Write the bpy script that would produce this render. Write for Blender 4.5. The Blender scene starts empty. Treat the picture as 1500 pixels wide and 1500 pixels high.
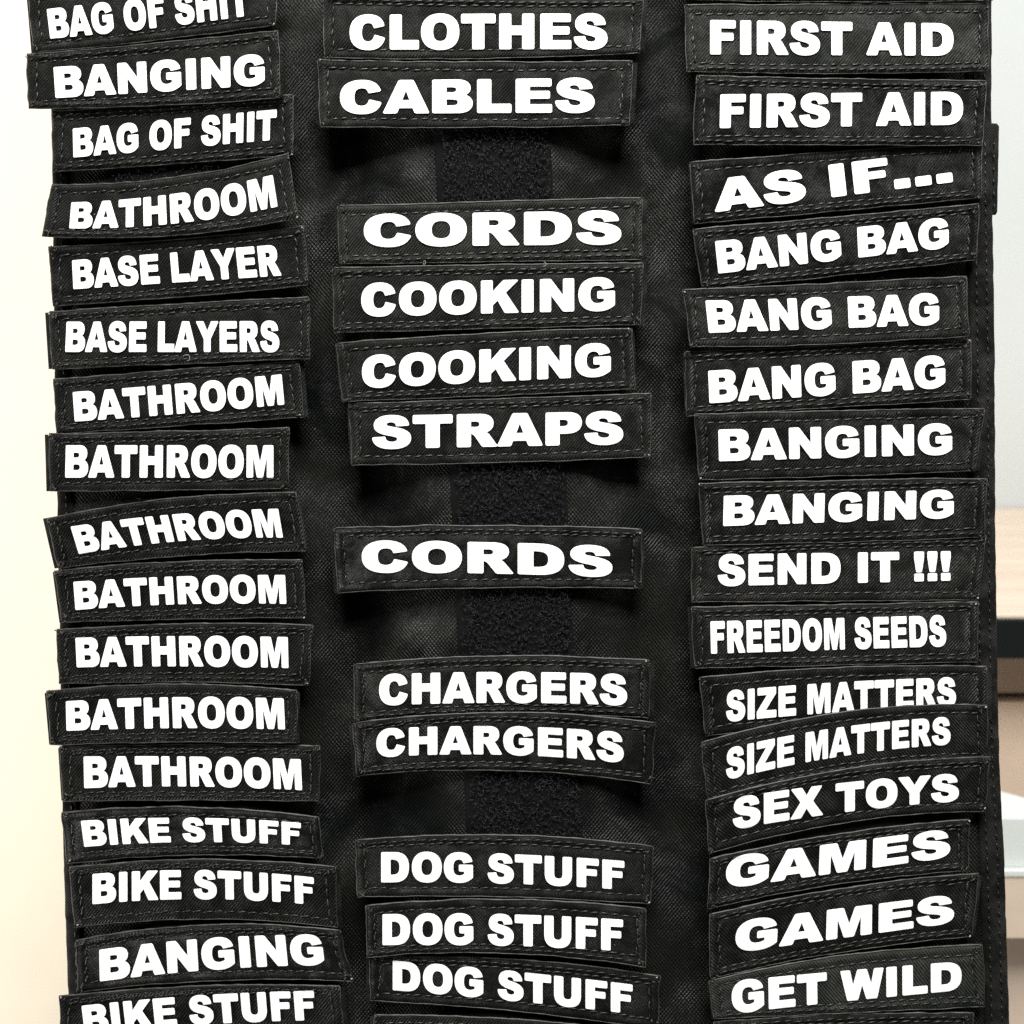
import bpy, math, random
from mathutils import Vector, Matrix, noise as mnoise

random.seed(7)
scene = bpy.context.scene
COL = scene.collection

# ------------------------------------------------------------------ camera, light, exposure
PX = 0.00028                 # metres per photo pixel on the panel
D = 0.5                      # camera to panel
PHI = math.radians(-12)      # the panel leans back and the camera looks down on it squarely
ORG = Vector((0, 0, 1.2))
RX = Matrix.Rotation(PHI, 4, 'X')
FRAME = Matrix.Translation(ORG) @ RX          # panel frame -> room


def room(x, y, z):
    return FRAME @ Vector((x, y, z))


cam_d = bpy.data.cameras.new('camera')
cam_d.sensor_width = 36
cam_d.lens = 36 * D / (1500 * PX)
cam_d.clip_start = 0.02
cam_d.clip_end = 50
cam_d.dof.use_dof = True
cam_d.dof.focus_distance = D - 0.005
cam_d.dof.aperture_fstop = cam_d.lens / 3.6
cam = bpy.data.objects.new('camera', cam_d)
COL.objects.link(cam)
CAM = room(0, -D, 0)
cam.location = CAM
cam.rotation_euler = (math.radians(90) + PHI, 0, 0)
scene.camera = cam

world = bpy.data.worlds.new('World')
scene.world = world
world.use_nodes = True
bg = world.node_tree.nodes['Background']
bg.inputs[0].default_value = (1.0, 0.97, 0.92, 1)
bg.inputs[1].default_value = 0.045


def area(name, loc, target, size, size_y, power, color):
    l = bpy.data.lights.new(name, 'AREA')
    l.shape = 'RECTANGLE'
    l.size = size
    l.size_y = size_y
    l.energy = power
    l.color = color
    o = bpy.data.objects.new(name, l)
    COL.objects.link(o)
    o.location = loc
    o.rotation_euler = (Vector(target) - Vector(loc)).to_track_quat('-Z', 'Y').to_euler()
    return o


area('ceiling_lamp', room(0.08, -1.2, 1.5), room(0, 0, 0), 1.0, 0.85, 93, (1.0, 0.985, 0.95))
area('room_fill', (0.5, 0.10, 2.4), (0.4, 0.5, 1.0), 0.9, 0.5, 1.2, (1.0, 0.98, 0.94))  # added fill to brighten the wall and desk behind
area('right_fill', (1.55, -0.35, 1.75), (0.36, 0.36, 1.0), 0.5, 0.5, 6.5, (1.0, 0.98, 0.95))  # added fill for the desk fronts, kept grazing to the panel
area('left_fill', (-1.5, -0.55, 0.62), (-0.7, 0.6, 0.85), 0.7, 0.7, 24, (1.0, 0.965, 0.90))  # added fill that lifts the lower part of the cream wall

vs = scene.view_settings
vs.view_transform = 'Standard'
vs.look = 'None'
vs.exposure = 0.0
vs.gamma = 1.0
vs.use_curve_mapping = False
scene.cycles.max_bounces = 6
scene.cycles.use_denoising = False


# ------------------------------------------------------------------ materials
def new_mat(name):
    m = bpy.data.materials.new(name)
    m.use_nodes = True
    nt = m.node_tree
    b = nt.nodes['Principled BSDF']
    return m, nt, b


def N(nt, kind, **kw):
    n = nt.nodes.new(kind)
    for k, v in kw.items():
        if k.startswith('i_'):
            n.inputs[k[2:].replace('_', ' ')].default_value = v
        else:
            setattr(n, k, v)
    return n


def math_node(nt, op, a, b=None, clamp=False):
    n = nt.nodes.new('ShaderNodeMath')
    n.operation = op
    n.use_clamp = clamp
    for i, v in enumerate((a, b)):
        if v is None:
            continue
        if isinstance(v, (int, float)):
            n.inputs[i].default_value = v
        else:
            nt.links.new(v, n.inputs[i])
    return n.outputs[0]


def ramp(nt, fac, stops):
    r = nt.nodes.new('ShaderNodeValToRGB')
    e = r.color_ramp.elements
    while len(e) < len(stops):
        e.new(0.5)
    for k, (p, c) in enumerate(stops):
        e[k].position = p
        e[k].color = (*c, 1) if len(c) == 3 else c
    nt.links.new(fac, r.inputs[0])
    return r.outputs[0]


def cloth(name, angle, col_lo, col_hi, period=0.037, bump=1.0, rough=0.44, both=False, scale=1.7):
    """black nylon twill; UVs are in hundreds of photo pixels, i.e. 28 mm"""
    m, nt, b = new_mat(name)
    L = nt.links.new
    uv = N(nt, 'ShaderNodeUVMap', uv_map='weave')
    big = N(nt, 'ShaderNodeTexNoise', i_Scale=scale, i_Detail=4.0, i_Roughness=0.6)
    L(uv.outputs[0], big.inputs['Vector'])
    fine = N(nt, 'ShaderNodeTexNoise', i_Scale=34.0, i_Detail=2.0, i_Roughness=0.7)
    L(uv.outputs[0], fine.inputs['Vector'])
    mid = N(nt, 'ShaderNodeTexNoise', i_Scale=9.0, i_Detail=3.0, i_Roughness=0.65)
    L(uv.outputs[0], mid.inputs['Vector'])
    sc = 2 * math.pi / (20 * period)

    def twill(a):
        mp = N(nt, 'ShaderNodeMapping')
        mp.inputs['Rotation'].default_value = (0, 0, a)
        L(uv.outputs[0], mp.inputs['Vector'])
        w = N(nt, 'ShaderNodeTexWave', wave_type='BANDS', bands_direction='X', wave_profile='SIN',
              i_Scale=sc, i_Distortion=1.6, i_Detail=2.0, i_Detail_Scale=1.2)
        L(mp.outputs[0], w.inputs['Vector'])
        return w.outputs['Fac']
    t = twill(angle)
    if both:
        t2 = twill(-angle)
        k = ramp(nt, big.outputs['Fac'], [(0.36, (0, 0, 0)), (0.64, (1, 1, 1))])
        mx = N(nt, 'ShaderNodeMix', data_type='FLOAT')
        L(k, mx.inputs[0])
        L(t, mx.inputs[2])
        L(t2, mx.inputs[3])
        t = mx.outputs[0]
    # broken yarns: the weave fades in and out
    amp = math_node(nt, 'MULTIPLY', t, math_node(nt, 'ADD', math_node(nt, 'MULTIPLY', fine.outputs['Fac'], 1.7), 0.05))
    hgt = math_node(nt, 'ADD', amp, math_node(nt, 'MULTIPLY', mid.outputs['Fac'], 0.8))
    bp = N(nt, 'ShaderNodeBump', i_Strength=min(1.0, 0.85 * bump), i_Distance=0.0005)
    L(hgt, bp.inputs['Height'])
    L(bp.outputs[0], b.inputs['Normal'])
    mottle = ramp(nt, big.outputs['Fac'], [(0.30, col_lo), (0.72, col_hi)])  # random mottling; on the panel it also imitates uneven sheen in colour
    yarn = ramp(nt, amp, [(0.05, (0.65, 0.65, 0.65)), (0.75, (1.35, 1.35, 1.3))])
    mixc = N(nt, 'ShaderNodeMix', data_type='RGBA', blend_type='MULTIPLY')
    mixc.inputs[0].default_value = 1.0
    L(mottle, mixc.inputs[6])
    L(yarn, mixc.inputs[7])
    sat = N(nt, 'ShaderNodeTexNoise', i_Scale=scale * 1.5, i_Detail=3.0, i_Roughness=0.6, i_Distortion=0.6)
    L(uv.outputs[0], sat.inputs['Vector'])
    vo = N(nt, 'ShaderNodeTexVoronoi', i_Scale=3.2)
    L(uv.outputs[0], vo.inputs['Vector'])
    sp = math_node(nt, 'LESS_THAN', vo.outputs['Distance'], math_node(nt, 'MULTIPLY', fine.outputs['Fac'], 0.07))
    sepc = N(nt, 'ShaderNodeSeparateColor')
    L(vo.outputs['Color'], sepc.inputs[0])
    sp = math_node(nt, 'MULTIPLY', sp, math_node(nt, 'GREATER_THAN', sepc.outputs[0], 0.72))
    dust = N(nt, 'ShaderNodeMix', data_type='RGBA')
    L(sp, dust.inputs[0])
    L(mixc.outputs[2], dust.inputs[6])
    dust.inputs[7].default_value = (0.10, 0.095, 0.085, 1)
    mixc = dust
    oi = N(nt, 'ShaderNodeObjectInfo')
    mixo = N(nt, 'ShaderNodeMix', data_type='RGBA', blend_type='MULTIPLY')
    mixo.inputs[0].default_value = 1.0
    L(mixc.outputs[2], mixo.inputs[6])
    L(oi.outputs['Color'], mixo.inputs[7])
    L(mixo.outputs[2], b.inputs['Base Color'])
    b.inputs['Roughness'].default_value = rough
    L(ramp(nt, sat.outputs['Fac'], [(0.40, (0.04, 0.04, 0.04)), (0.70, (0.32, 0.32, 0.32))]), b.inputs['Specular IOR Level'])
    b.inputs['Sheen Weight'].default_value = 0.02
    b.inputs['Sheen Roughness'].default_value = 0.5
    return m


A45 = math.radians(40)
FACE = [cloth('patch_nylon_a', A45, (0.0026, 0.0036, 0.0034), (0.0095, 0.0095, 0.0082)),
        cloth('patch_nylon_b', -A45, (0.0024, 0.0034, 0.0032), (0.0088, 0.0090, 0.0078))]
M_PANEL = cloth('panel_nylon', A45, (0.0016, 0.0028, 0.0028), (0.0105, 0.0107, 0.0090), period=0.042, bump=1.1, both=True, scale=0.8)
M_BACK = cloth('backing_nylon', A45, (0.003, 0.003, 0.003), (0.007, 0.007, 0.0065), period=0.03, rough=0.7)


def plain(name, col, rough, spec=0.4, noise_amt=0.0, scale=300.0, bump=0.0):
    m, nt, b = new_mat(name)
    b.inputs['Base Color'].default_value = (*col, 1)
    b.inputs['Roughness'].default_value = rough
    b.inputs['Specular IOR Level'].default_value = spec
    if noise_amt or bump:
        tc = N(nt, 'ShaderNodeTexCoord')
        n = N(nt, 'ShaderNodeTexNoise', i_Scale=scale, i_Detail=4.0, i_Roughness=0.6)
        nt.links.new(tc.outputs['Object'], n.inputs['Vector'])
        if noise_amt:
            lo = tuple(c * (1 - noise_amt) for c in col)
            hi = tuple(min(1, c * (1 + noise_amt)) for c in col)
            nt.links.new(ramp(nt, n.outputs['Fac'], [(0.3, lo), (0.7, hi)]), b.inputs['Base Color'])
        if bump:
            bp = N(nt, 'ShaderNodeBump', i_Strength=bump, i_Distance=0.0004)
            nt.links.new(n.outputs['Fac'], bp.inputs['Height'])
            nt.links.new(bp.outputs[0], b.inputs['Normal'])
    return m


M_LETTER = plain('white_vinyl', (0.86, 0.86, 0.85), 0.5, 0.3, 0.02, 600)
M_THREAD = plain('black_thread', (0.0095, 0.0095, 0.009), 0.38, 0.4, 0.8, 240)
M_EDGE = plain('worn_lit_edge', (0.030, 0.029, 0.026), 0.42, 0.4, 0.97, 75, 0.6)  # worn nylon, with the edge highlight partly put into its paler colour
M_LINT = plain('grey_lint', (0.30, 0.29, 0.26), 0.7)
M_PILE = plain('loop_pile', (0.009, 0.010, 0.013), 0.45, 0.3, 0.9, 260)
M_STRIP = plain('loop_tape', (0.0028, 0.0028, 0.003), 0.85, 0.12, 0.5, 900, 0.5)
M_WALL_W = plain('white_wall_paint', (0.485, 0.515, 0.515), 0.7, 0.3, 0.02, 6)
M_WALL_C = plain('cream_wall_paint', (0.775, 0.70, 0.575), 0.6, 0.3, 0.05, 5)
M_BLACK = plain('black_edge_laminate', (0.004, 0.0055, 0.006), 0.7, 0.15)
M_BEIGE = plain('beige_laminate', (0.60, 0.49, 0.39), 0.6, 0.3, 0.05, 40, 0.1)
M_SHADED_TAUPE = plain('shaded_taupe_laminate', (0.25, 0.19, 0.145), 0.6, 0.3, 0.06, 40, 0.1)  # brown that has the shade under the desk overhang put into it
M_WBOX = plain('white_card', (0.60, 0.64, 0.62), 0.6, 0.3, 0.02, 50)


def wood():
    m, nt, b = new_mat('pale_wood')
    tc = N(nt, 'ShaderNodeTexCoord')
    mp = N(nt, 'ShaderNodeMapping')
    mp.inputs['Scale'].default_value = (3, 45, 45)
    nt.links.new(tc.outputs['Object'], mp.inputs['Vector'])
    n = N(nt, 'ShaderNodeTexNoise', i_Scale=2.0, i_Detail=5.0, i_Roughness=0.6)
    nt.links.new(mp.outputs[0], n.inputs['Vector'])
    nt.links.new(ramp(nt, n.outputs['Fac'], [(0.3, (0.50, 0.40, 0.31)), (0.7, (0.62, 0.52, 0.42))]), b.inputs['Base Color'])
    b.inputs['Roughness'].default_value = 0.45
    return m


M_WOOD = wood()


# ------------------------------------------------------------------ mesh helpers
def P(px, py, h):
    """photo pixel at h millimetres above the panel -> panel frame, metres"""
    hm = h * 0.001
    k = (D - hm) / D
    return Vector(((px - 750) * PX * k, -hm, (750 - py) * PX * k))


class MB:
    def __init__(self):
        self.v, self.f, self.uv, self.smooth = [], [], [], []

    def vert(self, p, uv=(0, 0)):
        self.v.append(p)
        self.uv.append(uv)
        return len(self.v) - 1

    def face(self, idx, smooth=True):
        self.f.append(idx)
        self.smooth.append(smooth)

    def tube(self, pts, rad, n=5, squash=1.0):
        rings = []
        last = None
        for i, p in enumerate(pts):
            a = pts[max(0, i - 1)]
            c = pts[min(len(pts) - 1, i + 1)]
            t = (c - a)
            if t.length < 1e-9:
                t = Vector((1, 0, 0))
            t.normalize()
            ref = Vector((0, 1, 0)) if abs(t.y) < 0.9 else Vector((1, 0, 0))
            s = t.cross(ref).normalized()
            q = s.cross(t).normalized()
            if last is not None and s.dot(last) < 0:
                s, q = -s, -q
            last = s
            r = rad[i] if isinstance(rad, (list, tuple)) else rad
            ring = []
            for k in range(n):
                an = 2 * math.pi * k / n
                ring.append(self.vert(p + s * (r * math.cos(an)) + q * (r * squash * math.sin(an))))
            rings.append(ring)
        for a, c in zip(rings, rings[1:]):
            for k in range(n):
                self.face((a[k], a[(k + 1) % n], c[(k + 1) % n], c[k]))
        self.face(tuple(reversed(rings[0])))
        self.face(tuple(rings[-1]))

    def grid_solid(self, top, bot, uvs):
        """top / bot: rows of points; closes the sides"""
        R, C = len(top), len(top[0])
        ti = [[self.vert(top[r][c], uvs[r][c]) for c in range(C)] for r in range(R)]
        bi = [[self.vert(bot[r][c], uvs[r][c]) for c in range(C)] for r in range(R)]
        for r in range(R - 1):
            for c in range(C - 1):
                self.face((ti[r][c], ti[r + 1][c], ti[r + 1][c + 1], ti[r][c + 1]))
                self.face((bi[r][c], bi[r][c + 1], bi[r + 1][c + 1], bi[r + 1][c]))
        loop = [(0, c) for c in range(C)] + [(r, C - 1) for r in range(1, R)] + \
               [(R - 1, c) for c in range(C - 2, -1, -1)] + [(r, 0) for r in range(R - 2, 0, -1)]
        for (a, b_), (c, d) in zip(loop, loop[1:] + loop[:1]):
            self.face((ti[a][b_], ti[c][d], bi[c][d], bi[a][b_]))

    def box(self, lo, hi):
        i = [self.vert(Vector((x, y, z))) for z in (lo[2], hi[2]) for y in (lo[1], hi[1]) for x in (lo[0], hi[0])]
        for q in ((0, 2, 3, 1), (4, 5, 7, 6), (0, 1, 5, 4), (2, 6, 7, 3), (0, 4, 6, 2), (1, 3, 7, 5)):
            self.face(tuple(i[k] for k in q), False)

    def build(self, name, mat, parent=None, origin=None):
        me = bpy.data.meshes.new(name)
        vv = [tuple(p - origin) for p in self.v] if origin is not None else [tuple(p) for p in self.v]
        me.from_pydata(vv, [], self.f)
        me.polygons.foreach_set('use_smooth', self.smooth)
        ul = me.uv_layers.new(name='weave')
        li = [0] * len(me.loops)
        me.loops.foreach_get('vertex_index', li)
        flat = []
        for k in li:
            flat.extend(self.uv[k])
        ul.data.foreach_set('uv', flat)
        me.materials.append(mat)
        me.update()
        o = bpy.data.objects.new(name, me)
        COL.objects.link(o)
        if parent is not None:
            o.parent = parent
        return o


def tag(o, label=None, cat=None, group=None, kind=None):
    if label:
        o['label'] = label
    if cat:
        o['category'] = cat
    if group:
        o['group'] = group
    if kind:
        o['kind'] = kind
    return o


def empty(name, loc, rot=(0, 0, 0)):
    o = bpy.data.objects.new(name, None)
    o.empty_display_size = 0.02
    COL.objects.link(o)
    o.location = loc
    o.rotation_euler = rot
    return o


def nz(x, y, z=0.0):
    return mnoise.noise(Vector((x, y, z)))


def sstep(t):
    t = max(0.0, min(1.0, t))
    return t * t * (3 - 2 * t)


# ------------------------------------------------------------------ heavy grotesque capitals (units: cap height 716)
GLYPHS = {
    'A': (778, [[(0, 0), (269, 716), (509, 716), (777, 0), (546, 0), (510, 118), (259, 118), (224, 0)],
                [(308, 272), (386, 530), (464, 272)]]),
    'B': (778, [[(75, 0), (75, 716), (489, 716), ('c', 630, 716, 712, 650, 712, 538), ('c', 712, 460, 670, 405, 602, 383),
                 ('c', 690, 365, 748, 300, 748, 206), ('c', 748, 75, 660, 0, 500, 0)],
                [(297, 436), (393, 436), ('c', 460, 436, 489, 460, 489, 505), ('c', 489, 550, 460, 570, 395, 570), (297, 570)],
                [(297, 149), (410, 149), ('c', 485, 149, 516, 178, 516, 228), ('c', 516, 278, 480, 301, 408, 301), (297, 301)]]),
    'C': (778, [[(535, 290), (729, 232), ('c', 690, 70, 580, -12, 410, -12), ('c', 170, -12, 38, 110, 38, 358),
                 ('c', 38, 595, 170, 728, 397, 728), ('c', 570, 728, 680, 658, 720, 495), (525, 452),
                 ('c', 508, 530, 470, 565, 402, 565), ('c', 305, 565, 262, 490, 262, 359), ('c', 262, 215, 305, 152, 396, 152),
                 ('c', 475, 152, 515, 195, 535, 290)]]),
    'D': (833, [[(75, 0), (75, 716), (404, 716), ('c', 650, 716, 772, 600, 772, 362), ('c', 772, 110, 640, 0, 404, 0)],
                [(296, 162), (354, 162), ('c', 490, 162, 548, 205, 548, 361), ('c', 548, 500, 480, 554, 351, 554), (296, 554)]]),
    'E': (722, [[(73, 0), (73, 716), (666, 716), (666, 563), (294, 563), (294, 449), (639, 449), (639, 303), (294, 303),
                 (294, 162), (676, 162), (676, 0)]]),
    'F': (667, [[(73, 0), (73, 716), (621, 716), (621, 562), (295, 562), (295, 442), (573, 442), (573, 298), (295, 298), (295, 0)]]),
    'G': (833, [[(428, 270), (428, 419), (770, 419), (770, 114), ('c', 660, 20, 560, -12, 425, -12), ('c', 170, -12, 39, 120, 39, 362),
                 ('c', 39, 590, 180, 728, 417, 728), ('c', 620, 728, 720, 660, 755, 515), (541, 477),
                 ('c', 525, 535, 485, 565, 418, 565), ('c', 312, 565, 261, 495, 261, 358), ('c', 261, 215, 312, 148, 424, 148),
                 ('c', 480, 148, 520, 165, 566, 192), (566, 270)]]),
    'H': (833, [[(73, 0), (73, 716), (294, 716), (294, 466), (536, 466), (536, 716), (758, 716), (758, 0), (536, 0), (536, 290),
                 (294, 290), (294, 0)]]),
    'I': (389, [[(83, 0), (83, 716), (305, 716), (305, 0)]]),
    'K': (833, [[(73, 0), (73, 716), (294, 716), (294, 446), (526, 716), (820, 716), (559, 446), (832, 0), (559, 0), (409, 292),
                 (294, 172), (294, 0)]]),
    'L': (667, [[(73, 0), (73, 716), (294, 716), (294, 176), (640, 176), (640, 0)]]),
    'M': (944, [[(72, 0), (72, 716), (360, 716), (471, 280), (582, 716), (869, 716), (869, 0), (690, 0), (690, 546), (551, 0),
                 (389, 0), (251, 546), (251, 0)]]),
    'N': (833, [[(75, 0), (75, 716), (281, 716), (550, 321), (550, 716), (758, 716), (758, 0), (550, 0), (283, 392), (283, 0)]]),
    'O': (833, [[(417, -12), ('c', 175, -12, 41, 120, 41, 358), ('c', 41, 595, 185, 728, 416, 728), ('c', 650, 728, 792, 598, 792, 361),
                 ('c', 792, 120, 665, -12, 417, -12)],
                [(417, 150), ('c', 310, 150, 263, 225, 263, 357), ('c', 263, 490, 315, 567, 415, 567), ('c', 520, 567, 571, 490, 571, 367),
                 ('c', 571, 220, 525, 150, 417, 150)]]),
    'P': (722, [[(73, 0), (73, 716), (443, 716), ('c', 610, 716, 683, 630, 683, 494), ('c', 683, 345, 600, 258, 417, 258), (296, 258),
                 (296, 0)],
                [(296, 402), (350, 402), ('c', 430, 402, 465, 430, 465, 487), ('c', 465, 545, 435, 572, 358, 572), (296, 572)]]),
    'R': (778, [[(73, 0), (73, 716), (444, 716), ('c', 620, 716, 690, 640, 690, 514), ('c', 690, 410, 640, 345, 549, 318),
                 ('c', 590, 300, 612, 270, 639, 222), (762, 0), (512, 0), (403, 203), ('c', 372, 258, 350, 291, 297, 291), (297, 0)],
                [(297, 426), (390, 426), ('c', 450, 428, 468, 455, 468, 497), ('c', 468, 545, 440, 569, 387, 569), (297, 569)]]),
    'S': (722, [[(30, 235), (239, 248), ('c', 247, 165, 290, 130, 370, 130), ('c', 435, 130, 470, 160, 470, 199),
                 ('c', 470, 238, 438, 260, 330, 285), ('c', 140, 328, 59, 395, 59, 514), ('c', 59, 640, 160, 728, 350, 728),
                 ('c', 545, 728, 640, 655, 655, 507), (448, 495), ('c', 440, 560, 405, 588, 344, 588), ('c', 290, 588, 262, 562, 262, 530),
                 ('c', 262, 500, 285, 482, 360, 467), ('c', 590, 420, 688, 355, 688, 214), ('c', 688, 70, 570, -12, 372, -12),
                 ('c', 150, -12, 45, 80, 30, 235)]]),
    'T': (722, [[(21, 716), (694, 716), (694, 539), (469, 539), (469, 0), (247, 0), (247, 539), (21, 539)]]),
    'U': (833, [[(536, 716), (758, 716), (758, 290), ('c', 758, 90, 650, -12, 419, -12), ('c', 190, -12, 75, 85, 75, 287), (75, 716),
                 (297, 716), (297, 279), ('c', 297, 200, 340, 159, 416, 159), ('c', 495, 159, 536, 195, 536, 280)]]),
    'W': (1000, [[(5, 716), (213, 716), (288, 316), (398, 716), (605, 716), (715, 317), (790, 716), (997, 716), (841, 0), (607, 0),
                  (502, 386), (396, 0), (161, 0)]]),
    'X': (778, [[(20, 716), (270, 716), (389, 508), (511, 716), (757, 716), (533, 371), (779, 0), (526, 0), (385, 227), (243, 0),
                 (-3, 0), (250, 377)]]),
    'Y': (778, [[(-2, 716), (246, 716), (390, 473), (535, 716), (780, 716), (501, 300), (501, 0), (279, 0), (279, 300)]]),
    'Z': (722, [[(44, 716), (683, 716), (683, 571), (299, 163), (695, 163), (695, 0), (19, 0), (19, 151), (398, 556), (44, 556)]]),
    '!': (333, [[(55, 716), (278, 716), (278, 570), (226, 222), (108, 222), (55, 570)], [(62, 172), (272, 172), (272, 0), (62, 0)]]),
    '.': (345, [[(55, 0), (55, 196), (290, 196), (290, 0)]]),
}


def flatten(path):
    out = []
    for p in path:
        if p[0] == 'c':
            x0, y0 = out[-1]
            _, x1, y1, x2, y2, x3, y3 = p
            for k in range(1, 11):
                t = k / 10
                a, b, c, d = (1 - t) ** 3, 3 * t * (1 - t) ** 2, 3 * t * t * (1 - t), t ** 3
                out.append((a * x0 + b * x1 + c * x2 + d * x3, a * y0 + b * y1 + c * y2 + d * y3))
        else:
            out.append((float(p[0]), float(p[1])))
    res = [out[0]]
    for p in out[1:]:
        if math.dist(p, res[-1]) > 2:
            res.append(p)
    if math.dist(res[0], res[-1]) < 2:
        res.pop()
    return res


def fillet(pts, r):
    out = []
    n = len(pts)
    for i in range(n):
        a, p, c = Vector(pts[i - 1]), Vector(pts[i]), Vector(pts[(i + 1) % n])
        u, w = (a - p), (c - p)
        lu, lw = u.length, w.length
        turn = math.degrees((-u).angle(w)) if lu > 0 and lw > 0 else 0
        if turn < 33:
            out.append((p.x, p.y))
            continue
        d = min(r, 0.42 * lu, 0.42 * lw)
        s, e = p + u / lu * d, p + w / lw * d
        for t in (0, 0.25, 0.5, 0.75, 1):
            q = s * (1 - t) ** 2 + p * 2 * t * (1 - t) + e * t * t
            out.append((q.x, q.y))
    fin = []
    for i in range(len(out)):
        a, b = out[i], out[(i + 1) % len(out)]
        fin.append(a)
        k = int(math.dist(a, b) // 70)
        for j in range(1, k + 1):
            t = j / (k + 1)
            fin.append((a[0] + (b[0] - a[0]) * t, a[1] + (b[1] - a[1]) * t))
    return fin


GCACHE = {}


def glyph(ch):
    """vertices (x, y, z) and faces of one raised letter, 0..1 in z"""
    if ch in GCACHE:
        return GCACHE[ch]
    cu = bpy.data.curves.new('glyph', 'CURVE')
    cu.dimensions = '2D'
    cu.fill_mode = 'BOTH'
    cu.extrude = 14
    cu.bevel_depth = 9
    cu.bevel_resolution = 1
    cu.offset = 3
    for path in GLYPHS[ch][1]:
        pts = fillet(flatten(path), 26)
        sp = cu.splines.new('POLY')
        sp.points.add(len(pts) - 1)
        for q, (x, y) in zip(sp.points, pts):
            q.co = (x, y, 0, 1)
        sp.use_cyclic_u = True
    ob = bpy.data.objects.new('glyph', cu)
    COL.objects.link(ob)
    dg = bpy.context.evaluated_depsgraph_get()
    dg.update()
    me = bpy.data.meshes.new_from_object(ob.evaluated_get(dg))
    vs_ = [tuple(v.co) for v in me.vertices]
    fs_ = [tuple(p.vertices) for p in me.polygons]
    bpy.data.objects.remove(ob)
    bpy.data.curves.remove(cu)
    bpy.data.meshes.remove(me)
    GCACHE[ch] = (vs_, fs_)
    return GCACHE[ch]


def layout(text):
    items, x = [], 0.0
    for ch in text:
        if ch == ' ':
            x += 310
            continue
        items.append((ch, x))
        x += GLYPHS[ch][0] - 4
    xs = []
    for ch, ox in items:
        for path in GLYPHS[ch][1]:
            for q in flatten(path):
                xs.append(q[0] + ox)
    return items, min(xs), max(xs)


# ------------------------------------------------------------------ the cloth panel
def cx_left(y): return 226 + 0.055 * y
def cx_mid(y): return 712 + 0.046 * y
def cx_right(y): return 1212 + 0.022 * y


def lerp_tab(tab, y):
    if y <= tab[0][0]:
        return tab[0][1]
    for (a, b), (c, d) in zip(tab, tab[1:]):
        if y <= c:
            return b + (d - b) * (y - a) / (c - a)
    return tab[-1][1]


LEFT_EDGE = [(-80, 66), (160, 76), (520, 81), (900, 88), (1250, 94), (1600, 106)]
RIGHT_EDGE = [(-80, 1452), (160, 1451), (320, 1453), (500, 1456), (760, 1457), (1000, 1460), (1120, 1463), (1250, 1470),
              (1380, 1474), (1600, 1480)]


def panel_h(x, y):
    best = 0.0
    cs = (cx_left(y), cx_mid(y), cx_right(y))
    d = min(abs(x - c) for c in cs)
    d = max(0.0, d - 82)
    outer = x < cs[0] or x > cs[2]
    dep = 3.5 if outer else 10.5
    h = -dep * sstep(d / 165)
    fade = min(1.0, d / 60)
    h += fade * (4.0 * nz(x / 150, y / 150, 1.7) + 2.4 * nz(x / 65, y / 105, 4.1))
    return h


pc = P(750, 750, 0)
panel = MB()
rows, top, bot, uvs = 190, [], [], []
for r in range(rows + 1):
    y = -70 + (1570 + 70) * r / rows
    xl, xr = lerp_tab(LEFT_EDGE, y), lerp_tab(RIGHT_EDGE, y)
    xl += 1.2 * nz(y / 23, 3.3)
    xr += 1.1 * nz(y / 27, 8.3) + 0.6 * nz(y / 9, 2.0)
    tr, br, ur = [], [], []
    for c in range(161):
        x = xl + (xr - xl) * c / 160
        e = min(c, 160 - c)
        h = panel_h(x, y) - (0.9 if e == 0 else 0)
        tr.append(P(x, y, h))
        br.append(P(x, y, h - 2.0))
        ur.append((x / 100, -y / 100))
    top.append(tr); bot.append(br); uvs.append(ur)
panel.grid_solid(top, bot, uvs)
PANEL = panel.build('cloth_panel', M_PANEL)
PANEL.matrix_world = FRAME
tag(PANEL, 'tall black nylon panel with three vertical strips covered in white-lettered patches', 'panel')

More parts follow.
